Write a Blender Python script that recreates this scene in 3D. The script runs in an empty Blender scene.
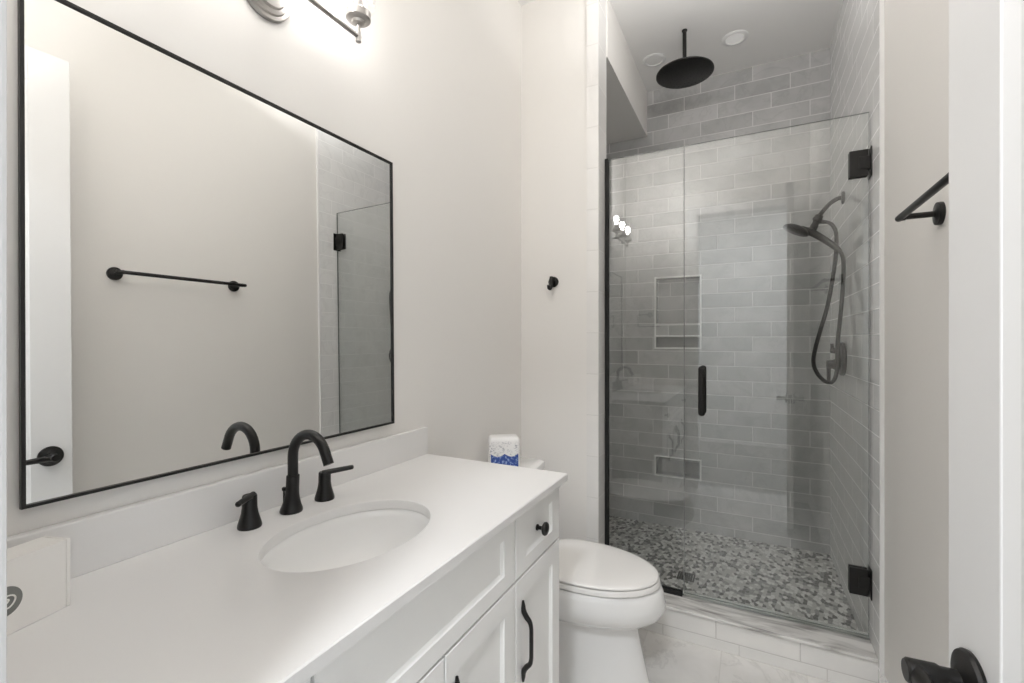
import bpy, bmesh, math, random
from mathutils import Vector, Matrix
sc = bpy.context.scene
COL = sc.collection
R = math.radians
random.seed(4)

# ---------------------------------------------------------------- camera, world, lights, exposure
cam_d = bpy.data.cameras.new('camera')
cam = bpy.data.objects.new('camera', cam_d)
COL.objects.link(cam)
cam_d.sensor_width = 36.0
cam_d.lens = 36.0 * 460.478 / 1024.0
cam_d.shift_y = -0.86 / 1024.0
cam_d.clip_start = 0.02
cam.location = (1.0509, 0.0, 1.3154)
cam.rotation_euler = (R(90), 0, R(27.295))
sc.camera = cam

w = bpy.data.worlds.new('daylight')
sc.world = w
w.use_nodes = True
w.node_tree.nodes['Background'].inputs[0].default_value = (0.80, 0.90, 1.0, 1)
w.node_tree.nodes['Background'].inputs[1].default_value = 3.2

sc.view_settings.view_transform = 'Standard'
sc.view_settings.look = 'None'
sc.view_settings.gamma = 1.0
sc.view_settings.use_curve_mapping = False
sc.view_settings.exposure = 0.05
sc.cycles.max_bounces = 12
sc.cycles.diffuse_bounces = 6
sc.cycles.glossy_bounces = 6
sc.cycles.transparent_max_bounces = 16
sc.cycles.sample_clamp_indirect = 6.0
sc.cycles.caustics_reflective = False
sc.cycles.caustics_refractive = False
sc.cycles.use_denoising = True


def area_lamp(name, loc, size, power, color):
    d = bpy.data.lights.new(name, 'AREA')
    d.shape = 'DISK'
    d.size = size
    d.energy = power
    d.color = color
    o = bpy.data.objects.new(name, d)
    o.location = loc
    COL.objects.link(o)
    return o


CEIL = 3.05
fill_lamp = area_lamp('bounced_fill', (0.38, 0.85, 2.4), 0.2, 15.2, (1.0, 0.99, 0.98))
fill_lamp.rotation_euler = (R(-130), 0, 0)         # added fill lamp, stand-in for a flashgun, bounced off ceiling and doorway wall
fill_lamp = area_lamp('second_bounced_fill', (0.95, 1.78, 2.66), 0.22, 7.0, (1.0, 0.99, 0.98))
fill_lamp.rotation_euler = (R(167), 0, 0)          # second unseen fill, added to brighten the upper shower off the ceiling
area_lamp('hall_fill_light', (1.0, -0.9, CEIL - 0.03), 0.3, 46.0, (0.93, 0.96, 1.0))  # unseen fill added in the hall to lift the floor and cabinet fronts
BULB_POWER = 24.0


# ---------------------------------------------------------------- node helper and materials
class NT:
    def __init__(self, name):
        self.m = bpy.data.materials.new(name)
        self.m.use_nodes = True
        self.t = self.m.node_tree
        self.n = self.t.nodes
        self.out = self.n['Material Output']
        self.b = self.n['Principled BSDF']

    def add(self, kind, **kw):
        x = self.n.new(kind)
        for k, v in kw.items():
            setattr(x, k, v)
        return x

    def put(self, sock, v):
        if hasattr(v, 'is_linked') or hasattr(v, 'links'):
            self.t.links.new(v, sock)
        else:
            sock.default_value = v

    def math(self, op, a, b=None, c=None):
        x = self.add('ShaderNodeMath', operation=op)
        self.put(x.inputs[0], a)
        if b is not None:
            self.put(x.inputs[1], b)
        if c is not None:
            self.put(x.inputs[2], c)
        return x.outputs[0]

    def mix(self, f, a, b):
        x = self.add('ShaderNodeMix', data_type='RGBA')
        self.put(x.inputs[0], f)
        self.put(x.inputs[6], a)
        self.put(x.inputs[7], b)
        return x.outputs[2]

    def coords(self):
        tc = self.add('ShaderNodeTexCoord')
        sp = self.add('ShaderNodeSeparateXYZ')
        self.t.links.new(tc.outputs['Object'], sp.inputs[0])
        return tc.outputs['Object'], sp.outputs

    def noise(self, vec, scale, detail=3.0, rough=0.5, dist=0.0, wv=None):
        x = self.add('ShaderNodeTexNoise')
        if wv is not None:
            x.noise_dimensions = '4D'
            self.put(x.inputs['W'], wv)
        self.put(x.inputs['Vector'], vec)
        x.inputs['Scale'].default_value = scale
        x.inputs['Detail'].default_value = detail
        x.inputs['Roughness'].default_value = rough
        x.inputs['Distortion'].default_value = dist
        return x.outputs['Fac']

    def ramp(self, v, a, b):
        x = self.add('ShaderNodeMapRange')
        self.put(x.inputs[0], v)
        x.inputs[1].default_value = a
        x.inputs[2].default_value = b
        return x.outputs[0]

    def bump(self, h, strength, distance):
        x = self.add('ShaderNodeBump')
        x.inputs['Strength'].default_value = strength
        x.inputs['Distance'].default_value = distance
        self.put(x.inputs['Height'], h)
        self.t.links.new(x.outputs[0], self.b.inputs['Normal'])


def c4(c):
    return (c[0], c[1], c[2], 1.0)


def plain(name, col, rough=0.5, metal=0.0, noise_amt=0.0, noise_scale=30.0, bump=0.0, coat=0.0):
    k = NT(name)
    k.b.inputs['Roughness'].default_value = rough
    k.b.inputs['Metallic'].default_value = metal
    k.b.inputs['Coat Weight'].default_value = coat
    vec, _ = k.coords()
    n = k.noise(vec, noise_scale)
    lo = tuple(max(0, x * (1 - noise_amt)) for x in col)
    hi = tuple(min(1, x * (1 + noise_amt)) for x in col)
    k.put(k.b.inputs['Base Color'], k.mix(n, c4(lo), c4(hi)))
    if bump > 0:
        k.bump(n, bump, 0.002)
    return k.m


def tile_mat(name, axis, tw, th, u0, z0, off, ca, cb, grout, g=0.0022, rough=0.12, vein=0.0, wavy=0.12, zaxis=2, vary=0.5):
    k = NT(name)
    vec, xyz = k.coords()
    u, z = xyz[axis], xyz[zaxis]
    rz = k.math('DIVIDE', k.math('SUBTRACT', z0, z), th)
    row = k.math('FLOOR', rz)
    fz = k.math('FRACT', rz)
    su = k.math('ADD', k.math('DIVIDE', k.math('SUBTRACT', u, u0), tw), k.math('MULTIPLY', row, off))
    colm = k.math('FLOOR', su)
    fu = k.math('FRACT', su)
    ez = k.math('MULTIPLY', k.math('MINIMUM', fz, k.math('SUBTRACT', 1.0, fz)), th)
    eu = k.math('MULTIPLY', k.math('MINIMUM', fu, k.math('SUBTRACT', 1.0, fu)), tw)
    e = k.math('MINIMUM', ez, eu)
    mask = k.ramp(e, g * 0.45, g * 0.75)
    cmb = k.add('ShaderNodeCombineXYZ')
    k.put(cmb.inputs[0], colm)
    k.put(cmb.inputs[1], row)
    wn = k.add('ShaderNodeTexWhiteNoise', noise_dimensions='2D')
    k.t.links.new(cmb.outputs[0], wn.inputs['Vector'])
    rnd = wn.outputs['Value']
    n = k.noise(vec, 5.0, 4.0, 0.55, 0.8, wv=k.math('MULTIPLY', rnd, 20.0))
    f = k.math('ADD', k.math('MULTIPLY', k.math('SUBTRACT', rnd, 0.5), vary), k.ramp(n, 0.3, 0.7))
    fc = k.add('ShaderNodeClamp')
    k.put(fc.inputs[0], f)
    base = k.mix(fc.outputs[0], c4(ca), c4(cb))
    if vein > 0:
        v = k.noise(vec, 3.0, 5.0, 0.6, 1.5, wv=k.math('MULTIPLY', rnd, 31.0))
        line = k.ramp(k.math('ABSOLUTE', k.math('SUBTRACT', v, 0.5)), 0.03, 0.0)
        base = k.mix(k.math('MULTIPLY', line, vein), base, c4(tuple(x * 0.55 for x in ca)))
    k.put(k.b.inputs['Base Color'], k.mix(mask, c4(grout), base))
    k.put(k.b.inputs['Roughness'], k.mix(mask, (0.7, 0.7, 0.7, 1), (rough, rough, rough, 1)))
    wv = k.noise(vec, 9.0, 2.0, 0.5)
    h = k.math('ADD', k.math('MULTIPLY', k.ramp(e, g * 0.4, g * 1.6), 0.35), k.math('MULTIPLY', wv, wavy * 3.0))
    k.bump(h, 0.35, 0.004)
    return k.m


M = {}
M['wall'] = plain('warm_white_wall_paint', (0.80, 0.780, 0.752), 0.6, noise_amt=0.008, noise_scale=120, bump=0.02)
M['ceiling'] = plain('ceiling_paint', (0.84, 0.83, 0.815), 0.7, noise_amt=0.006, noise_scale=90)
M['trim'] = plain('white_satin_trim_paint', (0.79, 0.785, 0.78), 0.32, noise_amt=0.005)
M['cabinet'] = plain('white_cabinet_paint', (0.88, 0.875, 0.86), 0.35, noise_amt=0.005)
M['quartz'] = plain('white_quartz', (0.77, 0.76, 0.75), 0.28, noise_amt=0.012, noise_scale=400)
M['porcelain'] = plain('white_porcelain', (0.86, 0.855, 0.845), 0.08, noise_amt=0.003, coat=0.3)
M['seat'] = plain('white_seat_plastic', (0.86, 0.845, 0.825), 0.2, noise_amt=0.003)
M['black'] = plain('matte_black_metal', (0.0075, 0.0068, 0.0062), 0.38, metal=0.2, noise_amt=0.05, noise_scale=300)
M['black_rubber'] = plain('black_rubber', (0.006, 0.006, 0.006), 0.6)
M['nickel'] = plain('brushed_nickel', (0.44, 0.425, 0.41), 0.28, metal=1.0, noise_amt=0.04, noise_scale=200)
M['chrome'] = plain('chrome', (0.7, 0.7, 0.7), 0.1, metal=1.0)
M['dark'] = plain('seam_shade', (0.05, 0.05, 0.05), 0.8)  # near-black that stands for shade inside the box seams
M['card'] = plain('white_card', (0.84, 0.82, 0.79), 0.5, noise_amt=0.008, noise_scale=80)
M['logo_grey'] = plain('grey_print', (0.19, 0.195, 0.185), 0.5)
M['logo_white'] = plain('white_print', (0.80, 0.79, 0.76), 0.5)
M['hall_floor'] = plain('hall_floor_boards', (0.30, 0.29, 0.275), 0.4, noise_amt=0.2, noise_scale=8)
M['drain'] = plain('dark_steel', (0.05, 0.05, 0.048), 0.35, metal=0.9, noise_amt=0.25, noise_scale=400)
M['lens'] = plain('frosted_lens', (0.86, 0.855, 0.84), 0.35)

M['tile_back'] = tile_mat('grey_subway_tile', 0, 0.306, 0.095, 1.068, 3.05, 1 / 3, (0.39, 0.388, 0.384), (0.53, 0.526, 0.522),
                          (0.64, 0.635, 0.625), 0.0042, 0.10, vein=0.18, wavy=0.20, vary=0.9)
M['tile_side'] = tile_mat('pale_subway_tile', 1, 0.306, 0.095, 2.111, 3.05, 1 / 3, (0.80, 0.80, 0.795), (0.86, 0.855, 0.85),
                          (0.90, 0.895, 0.89), 0.0026, 0.04, vein=0.12, wavy=0.02)
M['tile_jamb'] = tile_mat('white_jamb_tile', 0, 0.5, 0.197, 0.2, 3.126, 0.0, (0.78, 0.77, 0.755), (0.83, 0.815, 0.795),
                          (0.66, 0.65, 0.63), 0.003, 0.15, wavy=0.03, vary=0.3)
M['tile_curb'] = tile_mat('white_curb_tile', 0, 0.306, 0.080, 0.617, 0.125, 0.71, (0.78, 0.77, 0.75), (0.84, 0.825, 0.80),
                          (0.60, 0.58, 0.56), 0.003, 0.15, wavy=0.03, vary=0.3)
M['floor'] = tile_mat('white_marble_floor_tile', 0, 0.305, 0.61, 0.64, 2.14, 0.5, (0.68, 0.665, 0.64), (0.80, 0.785, 0.765),
                      (0.60, 0.585, 0.56), 0.003, 0.16, vein=0.22, wavy=0.0, zaxis=1, vary=0.2)


def marble_mat():
    k = NT('veined_marble')
    vec, xyz = k.coords()
    mp = k.add('ShaderNodeMapping')
    k.t.links.new(vec, mp.inputs[0])
    mp.inputs['Scale'].default_value = (2.2, 14.0, 14.0)
    mp.inputs['Rotation'].default_value = (0, 0, 0.06)
    n = k.noise(mp.outputs[0], 1.6, 6.0, 0.6, 1.2)
    n2 = k.noise(mp.outputs[0], 0.7, 3.0, 0.5, 0.8)
    f = k.math('MULTIPLY', k.ramp(n, 0.40, 0.64), k.ramp(n2, 0.32, 0.55))
    k.put(k.b.inputs['Base Color'], k.mix(f, (0.76, 0.745, 0.72, 1), (0.34, 0.325, 0.31, 1)))
    k.b.inputs['Roughness'].default_value = 0.14
    return k.m


M['marble'] = marble_mat()


def mosaic_mat():
    k = NT('grey_chip_mosaic')
    vec, xyz = k.coords()
    mp = k.add('ShaderNodeMapping')
    k.t.links.new(vec, mp.inputs[0])
    mp.inputs['Rotation'].default_value = (0, 0, 0.25)
    mp.inputs['Scale'].default_value = (1.3, 0.85, 1.0)
    v = k.add('ShaderNodeTexVoronoi', voronoi_dimensions='2D')
    k.t.links.new(mp.outputs[0], v.inputs['Vector'])
    v.inputs['Scale'].default_value = 46.0
    v.inputs['Randomness'].default_value = 0.75
    sp = k.add('ShaderNodeSeparateColor')
    k.t.links.new(v.outputs['Color'], sp.inputs[0])
    r = k.add('ShaderNodeValToRGB')
    r.color_ramp.interpolation = 'CONSTANT'
    el = r.color_ramp.elements
    el[0].position, el[0].color = 0.0, (0.085, 0.08, 0.077, 1)
    el[1].position, el[1].color = 0.22, (0.26, 0.255, 0.245, 1)
    for p, c in ((0.38, (0.50, 0.49, 0.47, 1)), (0.72, (0.72, 0.71, 0.69, 1))):
        e = el.new(p)
        e.color = c
    k.t.links.new(sp.outputs[0], r.inputs[0])
    e = k.add('ShaderNodeTexVoronoi', voronoi_dimensions='2D', feature='DISTANCE_TO_EDGE')
    k.t.links.new(mp.outputs[0], e.inputs['Vector'])
    e.inputs['Scale'].default_value = 46.0
    e.inputs['Randomness'].default_value = 0.75
    mask = k.ramp(e.outputs['Distance'], 0.02, 0.05)
    k.put(k.b.inputs['Base Color'], k.mix(mask, (0.42, 0.41, 0.395, 1), r.outputs[0]))
    k.b.inputs['Roughness'].default_value = 0.3
    k.bump(mask, 0.3, 0.002)
    return k.m


M['mosaic'] = mosaic_mat()


def glass_mat(name, tint, base_r=0.04, rough=0.0):
    k = NT(name)
    k.n.remove(k.b)
    lw = k.add('ShaderNodeLayerWeight')
    lw.inputs['Blend'].default_value = 0.5
    f = k.math('ADD', base_r, k.math('MULTIPLY', k.math('POWER', lw.outputs['Facing'], 5.0), 1 - base_r))
    tr = k.add('ShaderNodeBsdfTransparent')
    tr.inputs[0].default_value = c4(tint)
    gl = k.add('ShaderNodeBsdfGlossy')
    gl.inputs['Roughness'].default_value = rough
    gl.inputs[0].default_value = (1, 1, 1, 1)
    mx = k.add('ShaderNodeMixShader')
    k.put(mx.inputs[0], f)
    k.t.links.new(tr.outputs[0], mx.inputs[1])
    k.t.links.new(gl.outputs[0], mx.inputs[2])
    k.t.links.new(mx.outputs[0], k.out.inputs[0])
    return k.m


M['glass'] = glass_mat('clear_shower_glass', (0.958, 0.968, 0.962), 0.074)
M['shade_glass'] = glass_mat('clear_lamp_glass', (0.98, 0.98, 0.98), 0.03)
M['seal'] = plain('grey_door_seal', (0.22, 0.225, 0.22), 0.4)
M['glass_edge'] = plain('green_glass_edge', (0.16, 0.18, 0.17), 0.15)


def mirror_mat():
    k = NT('silvered_mirror')
    k.b.inputs['Metallic'].default_value = 1.0
    k.b.inputs['Roughness'].default_value = 0.0
    k.b.inputs['Base Color'].default_value = (0.90, 0.905, 0.895, 1)
    return k.m


M['mirror'] = mirror_mat()


def emit_mat(name, col, strength):
    k = NT(name)
    k.b.inputs['Base Color'].default_value = c4(col)
    k.b.inputs['Emission Color'].default_value = c4(col)
    k.b.inputs['Emission Strength'].default_value = strength
    return k.m


M['lens_lit'] = emit_mat('dim_lens', (0.9, 0.89, 0.87), 0.14)
M['bulb'] = emit_mat('lit_bulb', (1.0, 0.97, 0.94), BULB_POWER * 1.9)


def pack_mat():
    k = NT('printed_white_wrapper')
    vec, xyz = k.coords()
    mp = k.add('ShaderNodeMapping')
    k.t.links.new(vec, mp.inputs[0])
    mp.inputs['Scale'].default_value = (1.0, 1.0, 1.6)
    n = k.noise(mp.outputs[0], 130.0, 2.0, 0.5)
    n2 = k.noise(vec, 45.0, 1.0, 0.5)
    band = k.math('MULTIPLY', k.ramp(xyz[2], 0.045, 0.06), k.ramp(xyz[2], 0.128, 0.112))
    f = k.math('MULTIPLY', k.math('MULTIPLY', k.ramp(n, 0.50, 0.62), k.ramp(n2, 0.38, 0.55)), band)
    k.put(k.b.inputs['Base Color'], k.mix(k.math('MULTIPLY', f, 0.75), (0.82, 0.81, 0.80, 1), (0.33, 0.33, 0.37, 1)))
    k.b.inputs['Roughness'].default_value = 0.3
    return k.m


def pack_blue():
    k = NT('printed_blue_wrapper')
    vec, xyz = k.coords()
    n = k.noise(vec, 90.0, 2.0, 0.5)
    k.put(k.b.inputs['Base Color'], k.mix(k.ramp(n, 0.52, 0.68), (0.030, 0.075, 0.30, 1), (0.36, 0.47, 0.72, 1)))
    k.b.inputs['Roughness'].default_value = 0.3
    return k.m


M['pack'] = pack_mat()
M['pack_blue'] = pack_blue()


# ---------------------------------------------------------------- mesh helpers
def world_of(o):
    if o.parent is None:
        return o.matrix_basis.copy()
    return world_of(o.parent) @ o.matrix_parent_inverse @ o.matrix_basis


def obj(name, bm, mat, parent=None, smooth=False, angle=35):
    me = bpy.data.meshes.new(name)
    bm.normal_update()
    bm.to_mesh(me)
    bm.free()
    mats = mat if isinstance(mat, (list, tuple)) else [mat]
    for m in mats:
        me.materials.append(m)
    if smooth:
        me.polygons.foreach_set('use_smooth', [True] * len(me.polygons))
        me.set_sharp_from_angle(angle=R(angle))
    o = bpy.data.objects.new(name, me)
    COL.objects.link(o)
    if parent is not None:
        o.parent = parent
        o.matrix_parent_inverse = world_of(parent).inverted()
    return o


def tag(o, label, cat, group=None):
    o['label'] = label
    o['category'] = cat
    if group:
        o['group'] = group
    return o


def thing(name, label, cat, loc, group=None):
    o = bpy.data.objects.new(name, None)
    o.empty_display_size = 0.05
    o.location = loc
    COL.objects.link(o)
    return tag(o, label, cat, group)


def struct(name, bm, mat, smooth=False, parent=None):
    o = obj(name, bm, mat, parent, smooth)
    if parent is None:
        o['kind'] = 'structure'
    return o


def new():
    return bmesh.new()


def box(bm, x0, x1, y0, y1, z0, z1, bev=0.0, seg=2, mat=0):
    vs = [bm.verts.new((x, y, z)) for x in (x0, x1) for y in (y0, y1) for z in (z0, z1)]
    idx = ((0, 1, 3, 2), (4, 6, 7, 5), (0, 4, 5, 1), (2, 3, 7, 6), (0, 2, 6, 4), (1, 5, 7, 3))
    fs = [bm.faces.new([vs[i] for i in f]) for f in idx]
    for f in fs:
        f.material_index = mat
    if bev > 0:
        es = list({e for f in fs for e in f.edges})
        bmesh.ops.bevel(bm, geom=es, offset=bev, segments=seg, profile=0.5, affect='EDGES')
    return fs


def bxo(x0, x1, y0, y1, z0, z1, bev=0.0, seg=2):
    b = new()
    box(b, x0, x1, y0, y1, z0, z1, bev, seg)
    return b


def frame_axes(axis):
    a = Vector(axis).normalized()
    t = Vector((0, 0, 1)) if abs(a.z) < 0.9 else Vector((1, 0, 0))
    u = a.cross(t).normalized()
    return a, u, a.cross(u).normalized()


def loft(bm, rings, cap0=True, cap1=True, mat=0):
    prev = None
    first = last = None
    for r in rings:
        cur = [bm.verts.new(p) for p in r]
        if prev:
            n = len(cur)
            for i in range(n):
                f = bm.faces.new((prev[i], prev[(i + 1) % n], cur[(i + 1) % n], cur[i]))
                f.material_index = mat
        else:
            first = cur
        prev = cur
        last = cur
    if cap0:
        bm.faces.new(list(reversed(first))).material_index = mat
    if cap1:
        bm.faces.new(last).material_index = mat


def lathe(bm, prof, base=(0, 0, 0), axis=(0, 0, 1), seg=40, sx=1.0, cap0=True, cap1=True):
    """prof: list of (radius, height along axis)"""
    a, u, v = frame_axes(axis)
    b = Vector(base)
    rings = []
    for r, h in prof:
        r = max(r, 1e-4)
        rings.append([b + a * h + (u * math.cos(t) * sx + v * math.sin(t)) * r for t in
                      [2 * math.pi * i / seg for i in range(seg)]])
    loft(bm, rings, cap0, cap1)


def smooth_path(pts, n=8):
    P = [Vector(p) for p in pts]
    out = []
    for i in range(len(P) - 1):
        p0 = P[i - 1] if i > 0 else P[i] * 2 - P[i + 1]
        p1, p2 = P[i], P[i + 1]
        p3 = P[i + 2] if i + 2 < len(P) else P[i + 1] * 2 - P[i]
        for j in range(n):
            t = j / n
            out.append(0.5 * ((2 * p1) + (p2 - p0) * t + (2 * p0 - 5 * p1 + 4 * p2 - p3) * t * t
                              + (3 * p1 - p0 - 3 * p2 + p3) * t ** 3))
    out.append(P[-1])
    return out


def tube(bm, pts, rad, seg=16, flat=1.0):
    P = [Vector(p) for p in pts]
    n = len(P)
    rs = rad if isinstance(rad, (list, tuple)) else [rad] * n
    rings = []
    a, u, v = frame_axes(P[1] - P[0])
    for i in range(n):
        t = (P[min(i + 1, n - 1)] - P[max(i - 1, 0)]).normalized()
        u = (u - t * u.dot(t)).normalized()
        v = t.cross(u).normalized()
        rings.append([P[i] + (u * math.cos(q) * flat + v * math.sin(q)) * rs[i] for q in
                      [2 * math.pi * k / seg for k in range(seg)]])
    loft(bm, rings)


def interp_r(keys, n):
    out = []
    m = len(keys) - 1
    for i in range(n):
        t = i / (n - 1) * m
        k = min(int(t), m - 1)
        out.append(keys[k] + (keys[k + 1] - keys[k]) * (t - k))
    return out


# ---------------------------------------------------------------- the room shell
XR, XT = 1.486, 1.474          # painted right wall, tiled right wall
YN0, YN1 = -0.02, 0.098        # wall with the doorway
YW, YW2 = 2.143, 2.272         # short wall before the shower
YS = 3.285                     # shower back wall
XJ = 0.412                     # tiled jamb of the shower opening

struct('floor', bxo(-0.1, 1.6, YN0, 2.2, -0.1, 0.0), M['floor'])
struct('floor_hall', bxo(-2.5, 4.5, -2.0, YN0, -0.1, 0.0), M['hall_floor'])
struct('ceiling', bxo(-0.1, 1.6, YN0, 3.5, CEIL, CEIL + 0.1), M['ceiling'])
struct('ceiling_hall', bxo(-2.5, 4.5, -2.0, YN0, CEIL, CEIL + 0.1), M['ceiling'])
struct('wall_hall', bxo(-2.5, 4.5, -2.1, -2.0, -0.1, CEIL + 0.1), M['wall'])
struct('wall_left', bxo(-0.1, 0.0, YN0, 3.5, -0.1, CEIL), M['wall'])
struct('wall_right', bxo(XR, 1.6, YN0, 3.5, -0.1, CEIL), M['wall'])
b = new()
box(b, 0.0, 0.635, YN0, YN1, 0.0, CEIL)
box(b, 1.352, XR, YN0, YN1, 0.0, CEIL)
box(b, 0.635, 1.352, YN0, YN1, 2.435, CEIL)
struct('wall_near', b, M['wall'])
struct('wall_hall_left', bxo(-2.5, 0.0 - 0.1, YN0, YN1, 0.0, CEIL), M['wall'])
struct('wall_hall_right', bxo(1.6, 4.5, YN0, YN1, 0.0, CEIL), M['wall'])
struct('wall_back', bxo(0.0, 0.404, YW, YW2, 0.0, CEIL), M['wall'])
# white tile strip wrapped round the corner of the short wall
b = new()
box(b, 0.353, XJ, YW - 0.008, YW, 0.0, CEIL)
box(b, 0.404, XJ, YW, YW2, 0.0, CEIL)
struct('trim_1', b, M['tile_jamb'])
struct('soffit', bxo(0.012, 0.4166, YW2, YS, 2.738, CEIL), M['wall'])
struct('wall_shower_left', bxo(0.0, 0.012, YW2, YS, 0.0, CEIL), M['tile_side'])
struct('wall_shower_right', bxo(XT, XR, 2.111, YS, 0.0, CEIL), M['tile_side'])
struct('trim_2', bxo(XT - 0.002, XR, 2.102, 2.111, 0.0, CEIL, 0.002), M['trim'])
struct('floor_shower', bxo(0.012, XT, 2.30, YS, -0.1, 0.05), M['mosaic'])

# shower back wall with three recesses
NX0, NX1 = 0.477, 0.757
NZ = [(0.395, 0.515), (1.270, 1.342), (1.430, 1.742)]
b = new()
xs = [0.012, NX0, NX1, XT]
zs = [0.0]
for a_, c_ in NZ:
    zs += [a_, c_]
zs.append(CEIL)
holes = {(1, 1), (1, 3), (1, 5)}
D = 0.09
for i in range(3):
    for j in range(len(zs) - 1):
        x0, x1, z0, z1 = xs[i], xs[i + 1], zs[j], zs[j + 1]
        y = YS + D if (i, j) in holes else YS
        b.faces.new([b.verts.new(p) for p in ((x0, y, z0), (x1, y, z0), (x1, y, z1), (x0, y, z1))])
        if (i, j) in holes:
            for q in (((x0, z0), (x0, z1)), ((x1, z1), (x1, z0)), ((x0, z1), (x1, z1)), ((x1, z0), (x0, z0))):
                (ax, az), (bx_, bz) = q
                b.faces.new([b.verts.new(p) for p in ((ax, YS, az), (ax, YS + D, az), (bx_, YS + D, bz), (bx_, YS, bz))])
bmesh.ops.remove_doubles(b, verts=b.verts[:], dist=1e-5)
box(b, -0.1, 1.6, YS + D + 0.001, YS + D + 0.1, -0.1, CEIL)
struct('wall_shower_back', b, M['tile_back'])


def edge_trim(name, bars):
    b = new()
    for x0, x1, z0, z1 in bars:
        box(b, x0, x1, YS - 0.006, YS + 0.02, z0, z1, 0.0015)
    return struct(name, b, M['porcelain'])


tt = 0.011
edge_trim('trim_3', [(NX0 - tt, NX0, 1.270 - tt, 1.742 + tt), (NX1, NX1 + tt, 1.270 - tt, 1.742 + tt),
                         (NX0, NX1, 1.742, 1.742 + tt), (NX0, NX1, 1.430 - tt, 1.430), (NX0, NX1, 1.342, 1.342 + tt),
                         (NX0, NX1, 1.270 - tt, 1.270)])
edge_trim('trim_4', [(NX0 - tt, NX0, 0.395 - tt, 0.515 + tt), (NX1, NX1 + tt, 0.395 - tt, 0.515 + tt),
                             (NX0, NX1, 0.515, 0.515 + tt), (NX0, NX1, 0.395 - tt, 0.395)])

# curb: white tile face, marble cap
struct('curb', bxo(XJ, XT, 2.142, 2.30, 0.0, 0.124), M['tile_curb'])
struct('curb_cap', bxo(XJ, XT, 2.130, 2.31, 0.124, 0.1375, 0.003), M['marble'])

# baseboard, door casing
b = new()
prof = [(XR, 0.0), (XR - 0.014, 0.0), (XR - 0.014, 0.085), (XR - 0.009, 0.098), (XR - 0.006, 0.103), (XR, 0.103)]
loft(b, [[(x, y, z) for x, z in prof] for y in (2.10, 0.12)])
struct('baseboard_right', b, M['trim'])
struct('baseboard_back', bxo(0.30, 0.352, YW - 0.012, YW, 0.0, 0.10, 0.002), M['trim'])
b = new()
box(b, 0.548, 0.634, YN1, YN1 + 0.015, 0.0, 2.52, 0.003)
box(b, 1.354, 1.44, YN1, YN1 + 0.015, 0.0, 2.52, 0.003)
box(b, 0.634, 1.354, YN1, YN1 + 0.015, 2.434, 2.52, 0.003)
box(b, 0.632, 0.642, YN0 - 0.01, YN1 + 0.004, 0.0, 2.43)
box(b, 1.345, 1.354, YN0 - 0.01, YN1 + 0.004, 0.0, 2.43)
box(b, 0.632, 1.354, YN0 - 0.01, YN1 + 0.004, 2.43, 2.438)
struct('trim_5', b, M['trim'])


# ---------------------------------------------------------------- shaker panels facing +x
def shaker_bm(y0, y1, z0, z1, xf, th=0.02, st=0.055, rec=0.009, stz=None, bev=0.006):
    stz = st if stz is None else stz
    b = new()
    e = 0.0015
    rings = [
        [(xf - th, y0, z0), (xf - th, y1, z0), (xf - th, y1, z1), (xf - th, y0, z1)],
        [(xf - e, y0, z0), (xf - e, y1, z0), (xf - e, y1, z1), (xf - e, y0, z1)],
        [(xf, y0 + e, z0 + e), (xf, y1 - e, z0 + e), (xf, y1 - e, z1 - e), (xf, y0 + e, z1 - e)],
        [(xf, y0 + st, z0 + stz), (xf, y1 - st, z0 + stz), (xf, y1 - st, z1 - stz), (xf, y0 + st, z1 - stz)],
        [(xf - rec * 0.45, y0 + st + bev * 0.2, z0 + stz + bev * 0.2), (xf - rec * 0.45, y1 - st - bev * 0.2, z0 + stz + bev * 0.2),
         (xf - rec * 0.45, y1 - st - bev * 0.2, z1 - stz - bev * 0.2), (xf - rec * 0.45, y0 + st + bev * 0.2, z1 - stz - bev * 0.2)],
        [(xf - rec, y0 + st + bev, z0 + stz + bev), (xf - rec, y1 - st - bev, z0 + stz + bev),
         (xf - rec, y1 - st - bev, z1 - stz - bev), (xf - rec, y0 + st + bev, z1 - stz - bev)],
    ]
    loft(b, rings)
    return b


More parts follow.
